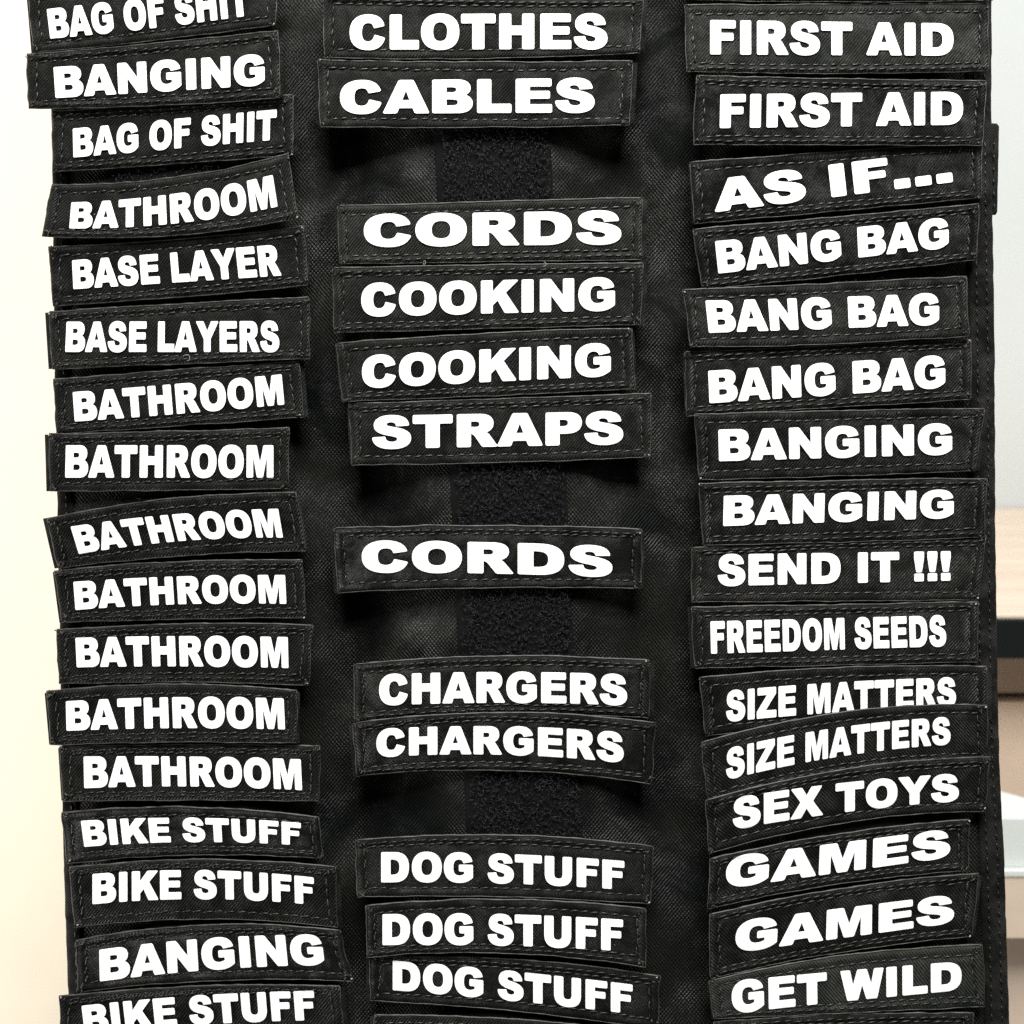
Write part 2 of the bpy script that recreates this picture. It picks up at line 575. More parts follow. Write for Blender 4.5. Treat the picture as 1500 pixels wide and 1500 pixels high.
# loop tape strips sewn on the panel
GAPS = [(184, 306), (665, 782), (850, 978), (1120, 1250)]
for which, cxf, hw in ((0, cx_left, 84), (1, cx_mid, 85), (2, cx_right, 84)):
    st = MB()
    top, bot, uvs = [], [], []
    for r in range(165):
        y = -60 + 10 * r
        c = cxf(y)
        tr, br, ur = [], [], []
        for k, (dx, hh) in enumerate(((-hw, 0.2), (-hw + 1.5, 0.75), (-hw + 11, 0.8), (-hw + 13, 1.3), (-40, 1.4), (0, 1.4), (40, 1.4),
                                      (hw - 13, 1.3), (hw - 11, 0.8), (hw - 1.5, 0.75), (hw, 0.2))):
            x = c + dx + 1.4 * nz(y / 30, dx / 100, which)
            tr.append(P(x, y, max(panel_h(x, y), -0.2) + hh))
            br.append(P(x, y, panel_h(x, y) - 0.6))
            ur.append((dx / 100, -y / 100))
        top.append(tr); bot.append(br); uvs.append(ur)
    st.grid_solid(top, bot, uvs)
    strip = st.build('loop_strip', M_STRIP, PANEL)
    pile = MB()
    rnd = random.Random(20 + which)
    spans = GAPS if which == 1 else ([(40, 90), (145, 175), (235, 285), (345, 375), (530, 570), (610, 645), (705, 770)] if which == 0
                                     else [(95, 125), (200, 250), (285, 345), (370, 430)])
    for y0, y1 in spans:
        cnt = int((y1 - y0) * (9 if which == 1 else 3))
        for _ in range(cnt):
            y = rnd.uniform(y0, y1)
            x = cxf(y) + rnd.uniform(-hw + 9, hw - 3) + rnd.gauss(0, 2)
            a = rnd.uniform(0, 6.283)
            R = rnd.uniform(1.8, 4.8)
            lift = rnd.uniform(0.4, 1.5)
            a0, a1 = rnd.uniform(-0.4, 0.6), rnd.uniform(2.3, 4.3)
            pts = []
            for k in range(6):
                t = a0 + (a1 - a0) * k / 5
                lx, lz = R * math.cos(t), math.sin(t)
                wob = rnd.gauss(0, 0.5)
                pts.append(P(x + lx * math.cos(a) - wob * math.sin(a), y + lx * math.sin(a) + wob * math.cos(a),
                             1.45 + lift * (0.35 + 0.75 * lz)))
            pile.tube(pts, rnd.uniform(0.00009, 0.00015), 4)
    pile.build('loop_pile', M_PILE, strip)

# bound right edge with two rows of stitches, plus the left one
for edge, sgn, wid in ((RIGHT_EDGE, -1, 36), (LEFT_EDGE, 1, 22)):
    bd = MB()
    top, bot, uvs = [], [], []
    prof = [(-1.0, -0.6), (0.6, 0.5), (4, 1.1), (wid * 0.5, 1.15), (wid - 4, 1.0), (wid - 1, 0.6), (wid, 0.0)]
    for r in range(240):
        y = -66 + 6.8 * r
        e = lerp_tab(edge, y) + 1.1 * nz(y / 27, 8.3) + 0.5 * nz(y / 8, 5.0)
        tr, br, ur = [], [], []
        for dx, hh in prof:
            x = e + sgn * dx
            h = panel_h(x, y)
            tr.append(P(x, y, h + hh + 0.2 * nz(x / 12, y / 14, 9)))
            br.append(P(x, y, h - 2.3))
            ur.append((x / 100, -y / 100))
        if sgn < 0:
            tr.reverse(); br.reverse(); ur.reverse()
        top.append(tr); bot.append(br); uvs.append(ur)
    bd.grid_solid(top, bot, uvs)
    binding = bd.build('edge_binding', M_BACK, PANEL)
    th = MB()
    rnd = random.Random(5)
    for off in ((9, 24) if sgn < 0 else (12,)):
        y = -50.0
        while y < 1550:
            ln = rnd.uniform(8, 10.5)
            pts = []
            for k in range(5):
                t = k / 4
                yy = y + ln * t
                x = lerp_tab(edge, yy) + sgn * off + rnd.gauss(0, 0.25) + 1.0 * (t - 0.5)
                pts.append(P(x, yy, panel_h(x, yy) + 1.05 + 0.3 * math.sin(math.pi * t)))
            th.tube(pts, [0.0002, 0.0003, 0.00033, 0.0003, 0.0002], 5)
            y += ln + rnd.uniform(4, 6)
    th.build('stitching', M_THREAD, binding)

# folded strap end that sticks out past the right edge
tb = MB()
top, bot, uvs = [], [], []
for r in range(34):
    y = 181 + 134 * r / 33
    xr = 1463.5 + 0.8 * nz(y / 18, 1.0) - 0.02 * (y - 181) - (3 if r == 0 else 0) - (2.5 if r == 33 else 0)
    tr, br, ur = [], [], []
    for k in range(9):
        t = k / 8
        x = 1418 + (xr - 1418) * t
        h = -2.6 + 0.7 * math.sin(math.pi * min(1, t * 1.15)) + 0.25 * nz(x / 9, y / 16, 3) - (0.7 if k == 8 else 0) \
            - (0.6 if r in (0, 33) else 0)
        yy = y - (2.5 * (1 - t) if r == 0 else 0)
        tr.append(P(x, yy, h)); br.append(P(x, yy, h - 2.4)); ur.append((x / 100, -y / 100))
    top.append(tr); bot.append(br); uvs.append(ur)
tb.grid_solid(top, bot, uvs)
tab = tb.build('strap_end', M_BACK, PANEL)
th = MB()
for y in (208, 226, 244, 262, 280, 298):
    pts = [P(1456 + 0.6 * math.sin(y), y + k * 2.6, -1.9 + 0.25 * math.sin(math.pi * k / 3)) for k in range(4)]
    th.tube(pts, [0.0002, 0.00034, 0.00034, 0.0002], 5)
th.build('stitching', M_THREAD, tab)

# ------------------------------------------------------------------ the patches
# text, TL, TR, BR, BL, top bow, bottom bow, lettering (TL, TR, BR, BL, bow top, bow bottom), height top, height bottom (mm), twill, label
PATCHES = [
    # left column, from the top
    ('BAG OF SHIT', (41, -14), (408, -50), (404, 36), (49, 77), 2, 3, ((69, 14), (362, -20), (366, 22), (74, 56), 0, 2), 4.6, 5.0, 0,
     'black BAG OF SHIT patch cut by the top edge, above a BANGING patch'),
    ('BANGING', (39, 80), (407, 45), (411, 143), (42, 159), 2, 4, ((79, 99), (387, 80), (387, 124), (82, 143), 0, 0), 4.9, 6.9, 0,
     'black BANGING patch between the two BAG OF SHIT patches'),
    ('BAG OF SHIT', (78, 163), (428, 140), (430, 227), (77, 252), 0, 1, ((107, 189), (405, 161), (404, 204), (108, 230), 0, 0), 4.0, 4.3, 0,
     'black BAG OF SHIT patch shown whole, under the upper left BANGING patch'),
    ('BATHROOM', (76, 271), (422, 226), (437, 320), (62, 346), 13, 12, ((105, 297), (399, 257), (406, 302), (102, 334), 8, 9), 7.2, 7.2, 0,
     'sagging black BATHROOM patch above BASE LAYER, topmost of the BATHROOM patches'),
    ('BASE LAYER', (72, 362), (446, 332), (451, 418), (78, 448), 4, 2, ((106, 382), (407, 359), (412, 403), (108, 423), 0, 0), 4.0, 5.0, 0,
     'black BASE LAYER patch, the one without a final S'),
    ('BASE LAYERS', (72, 457), (453, 436), (454, 525), (77, 541), -1, 0, ((98, 472), (408, 471), (409, 515), (96, 515), 0, 0), 5.3, 5.7, 0,
     'black BASE LAYERS patch with a stray thread at its lower edge'),
    ('BATHROOM', (79, 556), (438, 529), (445, 611), (83, 635), 0, 1, ((107, 575), (412, 549), (416, 592), (110, 617), 1, 1), 4.2, 4.7, 0,
     'black BATHROOM patch directly under the BASE LAYERS patch'),
    ('BATHROOM', (71, 636), (423, 627), (423, 716), (74, 720), 1, 0, ((97, 653), (400, 653), (400, 699), (96, 699), 0, 0), 5.7, 5.2, 0,
     'flat black BATHROOM patch second below BASE LAYERS, straight with square ends'),
    ('BATHROOM', (69, 760), (433, 722), (449, 807), (86, 832), -10, -5, ((104, 772), (407, 746), (414, 787), (116, 811), -5, -7), 5.8, 5.0, 0,
     'black BATHROOM patch with slanting left end tilted up to the right, third below BASE LAYERS'),
    ('BATHROOM', (80, 837), (443, 821), (448, 905), (90, 911), -6, -1, ((108, 853), (417, 843), (419, 884), (111, 893), -3, -4), 5.0, 4.8, 0,
     'black BATHROOM patch fourth below BASE LAYERS, under the one with a slanting left end'),
    ('BATHROOM', (83, 923), (458, 916), (453, 1004), (87, 1002), -5, -4, ((111, 935), (421, 934), (422, 978), (113, 977), -2, -2), 4.8, 5.2, 0,
     'black BATHROOM patch third above the upper BIKE STUFF patch'),
    ('BATHROOM', (68, 1013), (435, 1012), (435, 1088), (75, 1091), -10, -2, ((97, 1028), (415, 1024), (417, 1068), (98, 1070), -4, -3), 5.4, 6.4, 0,
     'black BATHROOM patch second above the upper BIKE STUFF patch, jutting out past the left edge'),
    ('BATHROOM', (88, 1094), (469, 1093), (468, 1174), (93, 1174), -3, -2, ((123, 1109), (440, 1113), (442, 1157), (124, 1154), -2, -4), 4.2, 4.7, 0,
     'black BATHROOM patch directly above the upper BIKE STUFF patch'),
    ('BIKE STUFF', (91, 1191), (467, 1198), (473, 1258), (99, 1265), -12, -9, ((119, 1203), (440, 1206), (440, 1238), (124, 1240), -6, -6), 4.4, 4.7, 1,
     'low arched black BIKE STUFF patch directly under the lowest BATHROOM patch'),
    ('BIKE STUFF', (101, 1271), (491, 1270), (495, 1359), (110, 1359), -11, -13, ((136, 1281), (459, 1286), (460, 1325), (136, 1324), -8, -8), 5.0, 5.0, 0,
     'black BIKE STUFF patch directly above the lower left BANGING patch'),
    ('BANGING', (112, 1378), (498, 1364), (517, 1437), (115, 1454), -16, -9, ((146, 1392), (470, 1370), (475, 1413), (147, 1437), -6, -5), 5.5, 5.0, 1,
     'arched black BANGING patch between the two lower BIKE STUFF patches'),
    ('BIKE STUFF', (87, 1460), (498, 1445), (505, 1540), (90, 1552), -8, -8, ((120, 1474), (459, 1452), (462, 1494), (125, 1515), -4, -4), 5.4, 5.0, 0,
     'black BIKE STUFF patch cut off by the bottom edge'),
    # middle column
    ('CLOTHES', (473, -8), (942, -3), (937, 78), (475, 85), 2, 4, ((513, 23), (889, 21), (889, 71), (513, 72), -1, 0), 4.8, 5.5, 0,
     'black CLOTHES patch at the top of the middle column'),
    ('CABLES', (466, 88), (927, 89), (922, 183), (469, 185), 3, 3, ((499, 119), (870, 115), (870, 164), (499, 166), 0, 0), 4.9, 6.4, 0,
     'black CABLES patch above a bare patch of fuzzy strip'),
    ('CORDS', (494, 302), (941, 290), (940, 380), (498, 387), 0, 0, ((534, 315), (909, 309), (909, 357), (534, 361), 0, 0), 5.2, 4.8, 0,
     'black CORDS patch directly above the COOKING patches'),
    ('COOKING', (487, 393), (943, 386), (938, 476), (490, 487), -1, 0, ((530, 416), (900, 407), (900, 454), (530, 463), 0, 0), 5.0, 5.0, 0,
     'black COOKING patch directly under a CORDS patch, with level lettering'),
    ('COOKING', (493, 503), (925, 481), (930, 570), (502, 588), -3, 1, ((531, 522), (894, 503), (894, 550), (531, 568), 0, 0), 5.0, 5.4, 0,
     'black COOKING patch directly above STRAPS, its lettering rising to the right'),
    ('STRAPS', (511, 592), (954, 577), (953, 670), (516, 681), 0, 2, ((546, 610), (912, 603), (912, 650), (546, 657), 0, 0), 4.5, 5.2, 0,
     'black STRAPS patch below the COOKING patches'),
    ('CORDS', (489, 774), (940, 776), (939, 862), (496, 868), -5, -4, ((531, 793), (896, 801), (896, 845), (531, 838), -2, -2), 5.2, 5.6, 1,
     'black CORDS patch standing alone with bare strip above and below'),
    ('CHARGERS', (519, 973), (952, 968), (951, 1052), (520, 1058), -9, -9, ((556, 989), (918, 989), (918, 1033), (556, 1033), -4, -4), 5.2, 4.2, 1,
     'black CHARGERS patch whose lower edge is overlapped by another CHARGERS patch'),
    ('CHARGERS', (517, 1060), (960, 1060), (955, 1148), (523, 1137), -16, -14, ((552, 1069), (913, 1074), (913, 1117), (552, 1109), -7, -8), 7.0, 5.3, 1,
     'arched black CHARGERS patch lying over the lower edge of another'),
    ('DOG STUFF', (521, 1231), (957, 1240), (953, 1324), (524, 1314), -12, -5, ((559, 1249), (914, 1262), (914, 1303), (559, 1292), -4, -4), 5.2, 5.0, 1,
     'black DOG STUFF patch just below a bare piece of strip, topmost of three'),
    ('DOG STUFF', (536, 1327), (946, 1332), (946, 1417), (539, 1402), -12, -13, ((561, 1340), (912, 1348), (912, 1393), (561, 1384), -4, -4), 5.2, 7.0, 1,
     'black DOG STUFF patch in the middle between two other DOG STUFF patches'),
    ('DOG STUFF', (542, 1402), (967, 1430), (964, 1508), (543, 1466), -10, -6, ((576, 1408), (926, 1443), (926, 1485), (576, 1450), -2, -2), 4.2, 4.4, 1,
     'black DOG STUFF patch tucked under another, lowest of three and sloping down right'),
    ('', (548, 1487), (962, 1516), (962, 1600), (548, 1575), -8, -6, None, 5.2, 5.0, 0,
     'sliver of a black patch below the lowest DOG STUFF patch at the bottom edge'),
    # right column
    ('', (1003, -90), (1448, -86), (1448, 1), (1003, -1), 0, 3, None, 5.0, 5.2, 0,
     'sliver of a black patch above the upper FIRST AID patch at the top edge'),
    ('FIRST AID', (1002, 8), (1447, 5), (1448, 104), (1006, 104), 0, 4, ((1041, 30), (1396, 35), (1396, 81), (1041, 79), 0, 0), 4.8, 5.6, 0,
     'greyish black FIRST AID patch, upper of the two'),
    ('FIRST AID', (1020, 111), (1445, 119), (1439, 213), (1016, 212), 1, 0, ((1056, 139), (1410, 135), (1410, 182), (1055, 187), 0, 0), 5.0, 6.9, 0,
     'black FIRST AID patch directly above AS IF, lower of the two'),
    ('AS IF...', (1011, 238), (1438, 207), (1438, 290), (1017, 328), 0, 0, ((1043, 264), (1390, 220), (1395, 266), (1048, 310), 0, 0), 4.0, 5.2, 0,
     'black AS IF... patch with three dots under the FIRST AID patches'),
    ('BANG BAG', (1015, 336), (1434, 299), (1431, 381), (1029, 424), 1, 1, ((1048, 354), (1389, 319), (1389, 362), (1053, 400), 1, 0), 4.8, 5.0, 0,
     'black BANG BAG patch directly under AS IF..., tilted up to the right'),
    ('BANG BAG', (1001, 425), (1416, 405), (1419, 492), (1012, 508), 1, 4, ((1034, 441), (1375, 430), (1375, 475), (1039, 487), 1, 0), 5.2, 6.9, 0,
     'black BANG BAG patch between two other BANG BAG patches'),
    ('BANG BAG', (1003, 516), (1422, 497), (1422, 585), (1006, 610), 0, 0, ((1038, 544), (1384, 521), (1384, 567), (1040, 590), 0, 0), 4.0, 5.0, 0,
     'black BANG BAG patch directly above the upper of the right BANGING patches'),
    ('BANGING', (1018, 607), (1442, 599), (1428, 690), (1025, 703), -1, 1, ((1053, 630), (1394, 621), (1394, 665), (1054, 675), 0, 0), 5.6, 5.1, 0,
     'black BANGING patch directly under the BANG BAG patches'),
    ('BANGING', (1024, 709), (1446, 701), (1441, 787), (1029, 799), -1, 1, ((1061, 727), (1397, 718), (1396, 758), (1060, 770), 0, 0), 5.3, 5.5, 0,
     'black BANGING patch directly above SEND IT'),
    ('SEND IT !!!', (1014, 803), (1445, 786), (1432, 879), (1013, 882), -3, 0, ((1052, 813), (1392, 808), (1392, 850), (1052, 858), 0, 0), 4.4, 5.0, 0,
     'black SEND IT !!! patch with three exclamation marks'),
    ('FREEDOM SEEDS', (1013, 890), (1433, 882), (1432, 970), (1018, 979), 0, 0, ((1041, 911), (1385, 902), (1386, 946), (1042, 957), 0, 0), 5.0, 5.3, 0,
     'black FREEDOM SEEDS patch with condensed lettering'),
    ('SIZE MATTERS', (1025, 993), (1446, 977), (1446, 1056), (1034, 1078), -7, -6, ((1064, 1013), (1400, 993), (1400, 1034), (1064, 1057), -3, -3), 5.2, 4.0, 0,
     'black SIZE MATTERS patch with its lower edge covered by another'),
    ('SIZE MATTERS', (1027, 1088), (1446, 1033), (1446, 1116), (1038, 1178), -17, -16, ((1064, 1098), (1392, 1051), (1392, 1090), (1064, 1142), -8, -8), 7.0, 4.2, 1,
     'arched black SIZE MATTERS patch directly above SEX TOYS'),
    ('SEX TOYS', (1034, 1173), (1450, 1110), (1444, 1188), (1039, 1251), -15, -15, ((1074, 1170), (1404, 1134), (1404, 1173), (1074, 1215), -5, -5), 6.8, 5.0, 1,
     'arched black SEX TOYS patch below the SIZE MATTERS patches'),
    ('GAMES', (1041, 1258), (1420, 1201), (1418, 1276), (1037, 1332), -8, -9, ((1066, 1256), (1391, 1215), (1391, 1255), (1063, 1301), 0, 0), 5.0, 5.0, 1,
     'black GAMES patch directly under SEX TOYS'),
    ('GAMES', (1039, 1340), (1434, 1280), (1424, 1372), (1041, 1434), -9, -8, ((1080, 1350), (1396, 1311), (1397, 1351), (1077, 1395), 0, 0), 5.3, 4.8, 1,
     'black GAMES patch directly above GET WILD'),
    ('GET WILD', (1039, 1437), (1438, 1384), (1443, 1474), (1046, 1492), -11, 1, ((1072, 1438), (1408, 1409), (1408, 1450), (1073, 1484), -1, -1), 5.7, 5.0, 1,
     'grey-black GET WILD patch under the GAMES patches'),
    ('', (1046, 1497), (1425, 1484), (1425, 1580), (1046, 1590), -4, 0, None, 4.4, 5.0, 1,
     'sliver of a black patch below GET WILD at the bottom edge'),
]

FUZZ = {5: [(274, 528, 0)], 19: [(620, 386, 0)], 20: [(795, 390, 0)]}


TONE = {17: 1.9, 18: 1.5, 19: 2.7, 20: 1.6, 31: 2.5, 32: 0.7, 3: 1.8, 8: 0.6, 13: 0.6, 46: 3.4, 33: 0.7, 34: 0.7, 35: 1.4, 40: 1.3, 5: 1.5, 0: 1.3, 25: 0.7, 44: 0.8}


def make_patch(idx, spec):
    text, TL, TR, BR, BL, bt, bb, box, hT, hB, tw, label = spec
    rnd = random.Random(100 + idx)
    W = 0.5 * (math.dist(TL, TR) + math.dist(BL, BR))
    H = 0.5 * (math.dist(TL, BL) + math.dist(TR, BR))
    s0 = rnd.uniform(0, 50)
    curlL, curlR = rnd.uniform(-0.5, 0.7), rnd.uniform(-0.5, 0.7)

    def surf(u, v):
        tx, ty = TL[0] + (TR[0] - TL[0]) * u, TL[1] + (TR[1] - TL[1]) * u + bt * 4 * u * (1 - u)
        bx, by = BL[0] + (BR[0] - BL[0]) * u, BL[1] + (BR[1] - BL[1]) * u + bb * 4 * u * (1 - u)
        return tx + (bx - tx) * v, ty + (by - ty) * v

    def inv(x, y):
        u, v = 0.5, 0.5
        for _ in range(6):
            xl, xr = TL[0] + (BL[0] - TL[0]) * v, TR[0] + (BR[0] - TR[0]) * v
            u = (x - xl) / (xr - xl)
            y0, y1 = surf(u, 0)[1], surf(u, 1)[1]
            v = (y - y0) / (y1 - y0)
        return u, v

    def base_h(u, v, crease=True):
        e = (1 - 2 * u)
        h = hT + (hB - hT) * v + (curlL if e > 0 else curlR) * e ** 4
        h += 0.42 * nz(u * 5 + s0, v * 1.7, 0.3) + 0.22 * nz(u * 13 + s0, v * 4, 2.2) + 0.25 * e ** 6 * nz(u * 40 + s0, v * 3, 4.2)
        if not crease:
            return h
        w_ = 0.35 + 0.65 * min(1.0, abs(e) * 1.2)
        cr = nz(u * 4.3 + s0, v * 1.9 + u * 2.2, 11.0)
        h -= 0.34 * w_ * math.exp(-(cr / 0.06) ** 2)
        return h

    def jitter(u, v, x, y):
        ex = min(u, 1 - u) * W
        ey = min(v, 1 - v) * H
        if ey < 14:
            y += (1 - ey / 14) * (1.1 * nz(u * 9 + s0, v * 2, 5.5) + 0.55 * nz(u * 32 + s0, v * 3, 6.5))
        if ex < 14:
            x += (1 - ex / 14) * (1.8 * nz(v * 3 + s0, u * 2, 7.5) + 0.8 * nz(v * 9 + s0, u * 2, 3.5))
        return x, y

    PROF = [(0, -0.62), (1.4, -0.16), (3.2, 0.22), (6.0, 0.36), (9.0, 0.12), (11.5, -0.30), (13.5, -0.24), (17, 0.05), (22, 0.03), (30, 0.0)]

    def prof(d):
        return lerp_tab(PROF, d)

    def face_h(u, v, pucker=True):
        d = min(u * W, (1 - u) * W, v * H, (1 - v) * H)
        h = base_h(u, v) + prof(d)
        if pucker and 2 < d < 20:
            s = u * W + v * H
            h += 0.11 * math.sin(2 * math.pi * s / 15 + s0) * math.exp(-((d - 9) / 7) ** 2)
        return h

    ctr = P(*surf(0.5, 0.5), hT * 0.5 + hB * 0.5)
    root = empty('word_patch', FRAME @ ctr, (PHI, 0, 0))
    tag(root, label, 'patch', 'word patches stuck on the panel')

    # folded nylon face
    ins = [0, 1.4, 3.2, 6, 9, 11.5, 13.5, 17, 22]

    def axis(Lg, step):
        a = [k / Lg for k in ins]
        n = max(2, int((Lg - 44) / step))
        m = [(22 + (Lg - 44) * k / n) / Lg for k in range(1, n)]
        return a + m + [1 - k for k in reversed(a)]
    us, vs_ = axis(W, 5.0), axis(H, 9.0)
    fm = MB()
    top, bot, uvs = [], [], []
    for v in vs_:
        tr, br, ur = [], [], []
        for u in us:
            x, y = jitter(u, v, *surf(u, v))
            h = face_h(u, v)
            tr.append(P(x, y, h))
            br.append(P(x, y, base_h(u, v) - 1.15))
            ur.append((u * W / 100 + s0, -v * H / 100 + idx))
        top.append(tr); bot.append(br); uvs.append(ur)
    fm.grid_solid(top, bot, uvs)
    face = fm.build('fabric_face', FACE[tw], root, ctr)
    k = TONE.get(idx, rnd.uniform(0.75, 1.3))
    face.color = (k, k, k, 1)

    # worn, heat-sealed fold edge; paler and thicker on top to imitate overhead highlight
    em = MB()
    for (u0, v0, u1, v1, rr) in ((0, 0, 1, 0, 1.15), (1, 0, 1, 1, 0.65), (1, 1, 0, 1, 0.6), (0, 1, 0, 0, 0.7)):
        n = int(math.hypot((u1 - u0) * W, (v1 - v0) * H) / 5)
        pts, rad = [], []
        for k in range(n + 1):
            q = k / n
            u, v = u0 + (u1 - u0) * q, v0 + (v1 - v0) * q
            x, y = jitter(u, v, *surf(u, v))
            pts.append(P(x, y, base_h(u, v) - 0.38 + 0.12 * nz(u * 30 + s0, v * 9, 1)))
            rad.append(0.00036 * rr * (1 + 0.5 * nz(u * 24 + s0, v * 8, 7) + 0.3 * nz(u * 70 + s0, v * 22, 3)))
        em.tube(pts, rad, 7)
    # frayed, melted corner ends
    for (u, v) in ((0, 0), (1, 0), (0, 1), (1, 1)):
        for _ in range(rnd.randint(2, 6)):
            cu_ = abs(u - rnd.uniform(1, 11) / W)
            cv_ = abs(v - rnd.uniform(1, 10) / H)
            x, y = surf(cu_, cv_)
            a = rnd.uniform(0, 6.28)
            ln = rnd.uniform(2, 5)
            pts = [P(x + math.cos(a) * ln * t + rnd.gauss(0, 0.5), y + math.sin(a) * ln * t + rnd.gauss(0, 0.5),
                     face_h(cu_, cv_, False) + 0.05 + 0.3 * math.sin(3.1 * t)) for t in (0, 0.33, 0.66, 1)]
            em.tube(pts, rnd.uniform(0.00014, 0.00036), 5)
    em.build('edge_fold', M_EDGE, root, ctr)

    # hook backing, a little out of register with the face
    bm_ = MB()
    dl, dr = rnd.choice((0, 0, 1, 3, 6)), rnd.choice((0, 0, 1, 4, 7))
    dt, db = rnd.uniform(-2.5, 0.5), rnd.uniform(-1.5, 1.5)
    top, bot, uvs = [], [], []
    for v in (0, 0.012, 0.5, 0.988, 1):
        tr, br, ur = [], [], []
        for k in range(49):
            u = k / 48
            x, y = surf(u, v)
            x += -dl * (1 - u) ** 6 + dr * u ** 6 + (0.8 * nz(v * 4 + s0, u, 8) if k in (0, 48) else 0)
            y += -dt * (1 - v) + db * v
            h = base_h(u, v) - 1.2 - (0.35 if k in (0, 48) or v in (0, 1) else 0)
            tr.append(P(x, y, h)); br.append(P(x, y, h - 1.2))
            ur.append((u * W / 100 + 7 + s0, -v * H / 100))
        top.append(tr); bot.append(br); uvs.append(ur)
    bm_.grid_solid(top, bot, uvs)
    bm_.build('hook_backing', M_BACK, root, ctr)

    # stitching: a main row all round, a second one along top and bottom on some
    sm = MB()

    def run(u0, v0, u1, v1, r0, jit):
        Lp = math.hypot((u1 - u0) * W, (v1 - v0) * H)
        pos = rnd.uniform(0, 6)
        while pos < Lp - 4:
            ln = min(rnd.uniform(11.5, 15.5), Lp - pos)
            skew = rnd.uniform(0.6, 2.0) * (1 if jit > 0 else -1)
            pts = []
            amp_ = rnd.uniform(0.10, 0.34)
            off_ = rnd.gauss(0, 0.45)
            hide = rnd.random() < 0.13
            for k in range(5):
                t = k / 4
                q = (pos + ln * t) / Lp
                u, v = u0 + (u1 - u0) * q, v0 + (v1 - v0) * q
                x, y = surf(u, v)
                if abs(u1 - u0) > abs(v1 - v0):
                    y += skew * (0.5 - t) + rnd.gauss(0, 0.12) + off_
                else:
                    x += skew * 1.5 * (0.5 - t) + rnd.gauss(0, 0.25) + 1.5 * off_
                pts.append(P(x, y, face_h(u, v, False) + 0.10 + amp_ * math.sin(math.pi * t) - (0.32 if hide else 0)))
            r = r0 * rnd.uniform(0.85, 1.15)
            sm.tube(pts, [r * 0.6, r * 0.95, r * 1.0, r * 0.95, r * 0.6], 6, 0.8)
            pos += ln + rnd.uniform(0.4, 2.8)
    iu, iv = 12.5 / W, 12.0 / H
    r0 = 0.00041
    ju, jv = rnd.uniform(-1.5, 3) / W, rnd.uniform(-1.5, 2.0) / H
    run(iu, iv + jv, 1 - iu, iv, r0, 1)
    run(iu, 1 - iv, 1 - iu, 1 - iv - jv, r0, 1)
    run(iu + ju, iv, iu, 1 - iv, r0, 1)
    run(1 - iu - ju, iv, 1 - iu, 1 - iv, r0, -1)
    if rnd.random() < 0.75:
        run(iu * 0.9, 1 - 6.0 / H, 1 - iu, 1 - 6.5 / H, r0 * 0.8, 1)
    if rnd.random() < 0.6:
        run(iu, 6.0 / H, 1 - iu * 0.8, 6.5 / H, r0 * 0.75, 1)
    sm.build('stitching', M_THREAD, root, ctr)

    # raised white letters
    if box:
        bTL, bTR, bBR, bBL, mt, mb = box
        items, x0, x1 = layout(text)
        lm = MB()
        for ch, ox in items:
            gv, gf = glyph(ch)
            off = len(lm.v)
            for (x, y, z) in gv:
                s = (x + ox - x0) / (x1 - x0)
                t = 1 - y / 716
                tx, ty = bTL[0] + (bTR[0] - bTL[0]) * s, bTL[1] + (bTR[1] - bTL[1]) * s + mt * 4 * s * (1 - s)
                bx, by = bBL[0] + (bBR[0] - bBL[0]) * s, bBL[1] + (bBR[1] - bBL[1]) * s + mb * 4 * s * (1 - s)
                X, Y = tx + (bx - tx) * t, ty + (by - ty) * t
                u, v = inv(X, Y)
                u, v = max(0, min(1, u)), max(0, min(1, v))
                lm.vert(P(X, Y, base_h(u, v, False) + max(0, prof(min(u * W, (1 - u) * W, v * H, (1 - v) * H))) + 0.24 + 0.30 * (z + 23) / 46))
            for f in gf:
                lm.face(tuple(k + off for k in f), False)
        lm.build('lettering', M_LETTER, root, ctr)

    # a melted nylon nub at one corner
    if rnd.random() < 0.6:
        u, v = rnd.choice(((0, 0), (1, 0), (0, 1), (1, 1)))
        cu_, cv_ = abs(u - rnd.uniform(1, 4) / W), abs(v - rnd.uniform(1, 4) / H)
        x, y = surf(cu_, cv_)
        a = rnd.uniform(0, 6.28)
        nm = MB()
        nm.tube([P(x + 0.9 * k * math.cos(a + 0.4 * k), y + 0.9 * k * math.sin(a + 0.4 * k), base_h(cu_, cv_) + 0.05 + 0.1 * k)
                 for k in range(4)], [0.00016, 0.0003, 0.00034, 0.00016], 6)
        nm.build('melted_tip', M_LINT, root, ctr)

    # stray fibres
    lf = FUZZ.get(idx, [])
    if lf:
        tm = MB()
        for (x, y, kind) in lf:
            u, v = inv(x, y)
            h = base_h(max(0, min(1, u)), max(0, min(1, v))) + 0.6
            pts = []
            a = rnd.uniform(0.2, 1.6)
            turn = rnd.choice((-1, 1)) * (0.12 if idx == 5 else 0.55)
            for k in range(13 if idx == 5 else 8):
                pts.append(P(x, y, h + 0.5 + 0.3 * math.sin(k)))
                a += rnd.gauss(turn, 0.4)
                x += 1.7 * math.cos(a)
                y += 1.7 * math.sin(a)
            tm.tube(pts, 0.00009 if kind else 0.00011, 4)
        tm.build('loose_thread', M_LINT, root, ctr)


for i, sp in enumerate(PATCHES):
    make_patch(i, sp)


# ------------------------------------------------------------------ the room behind, out of focus
def ray(px, py):
    return (room((px - 750) * PX, 0, (750 - py) * PX) - CAM).normalized()


def at_z(px, py, z):
    r = ray(px, py)
    return CAM + r * ((z - CAM.z) / r.z)


def at_y(px, py, y):
    r = ray(px, py)
    return CAM + r * ((y - CAM.y) / r.y)


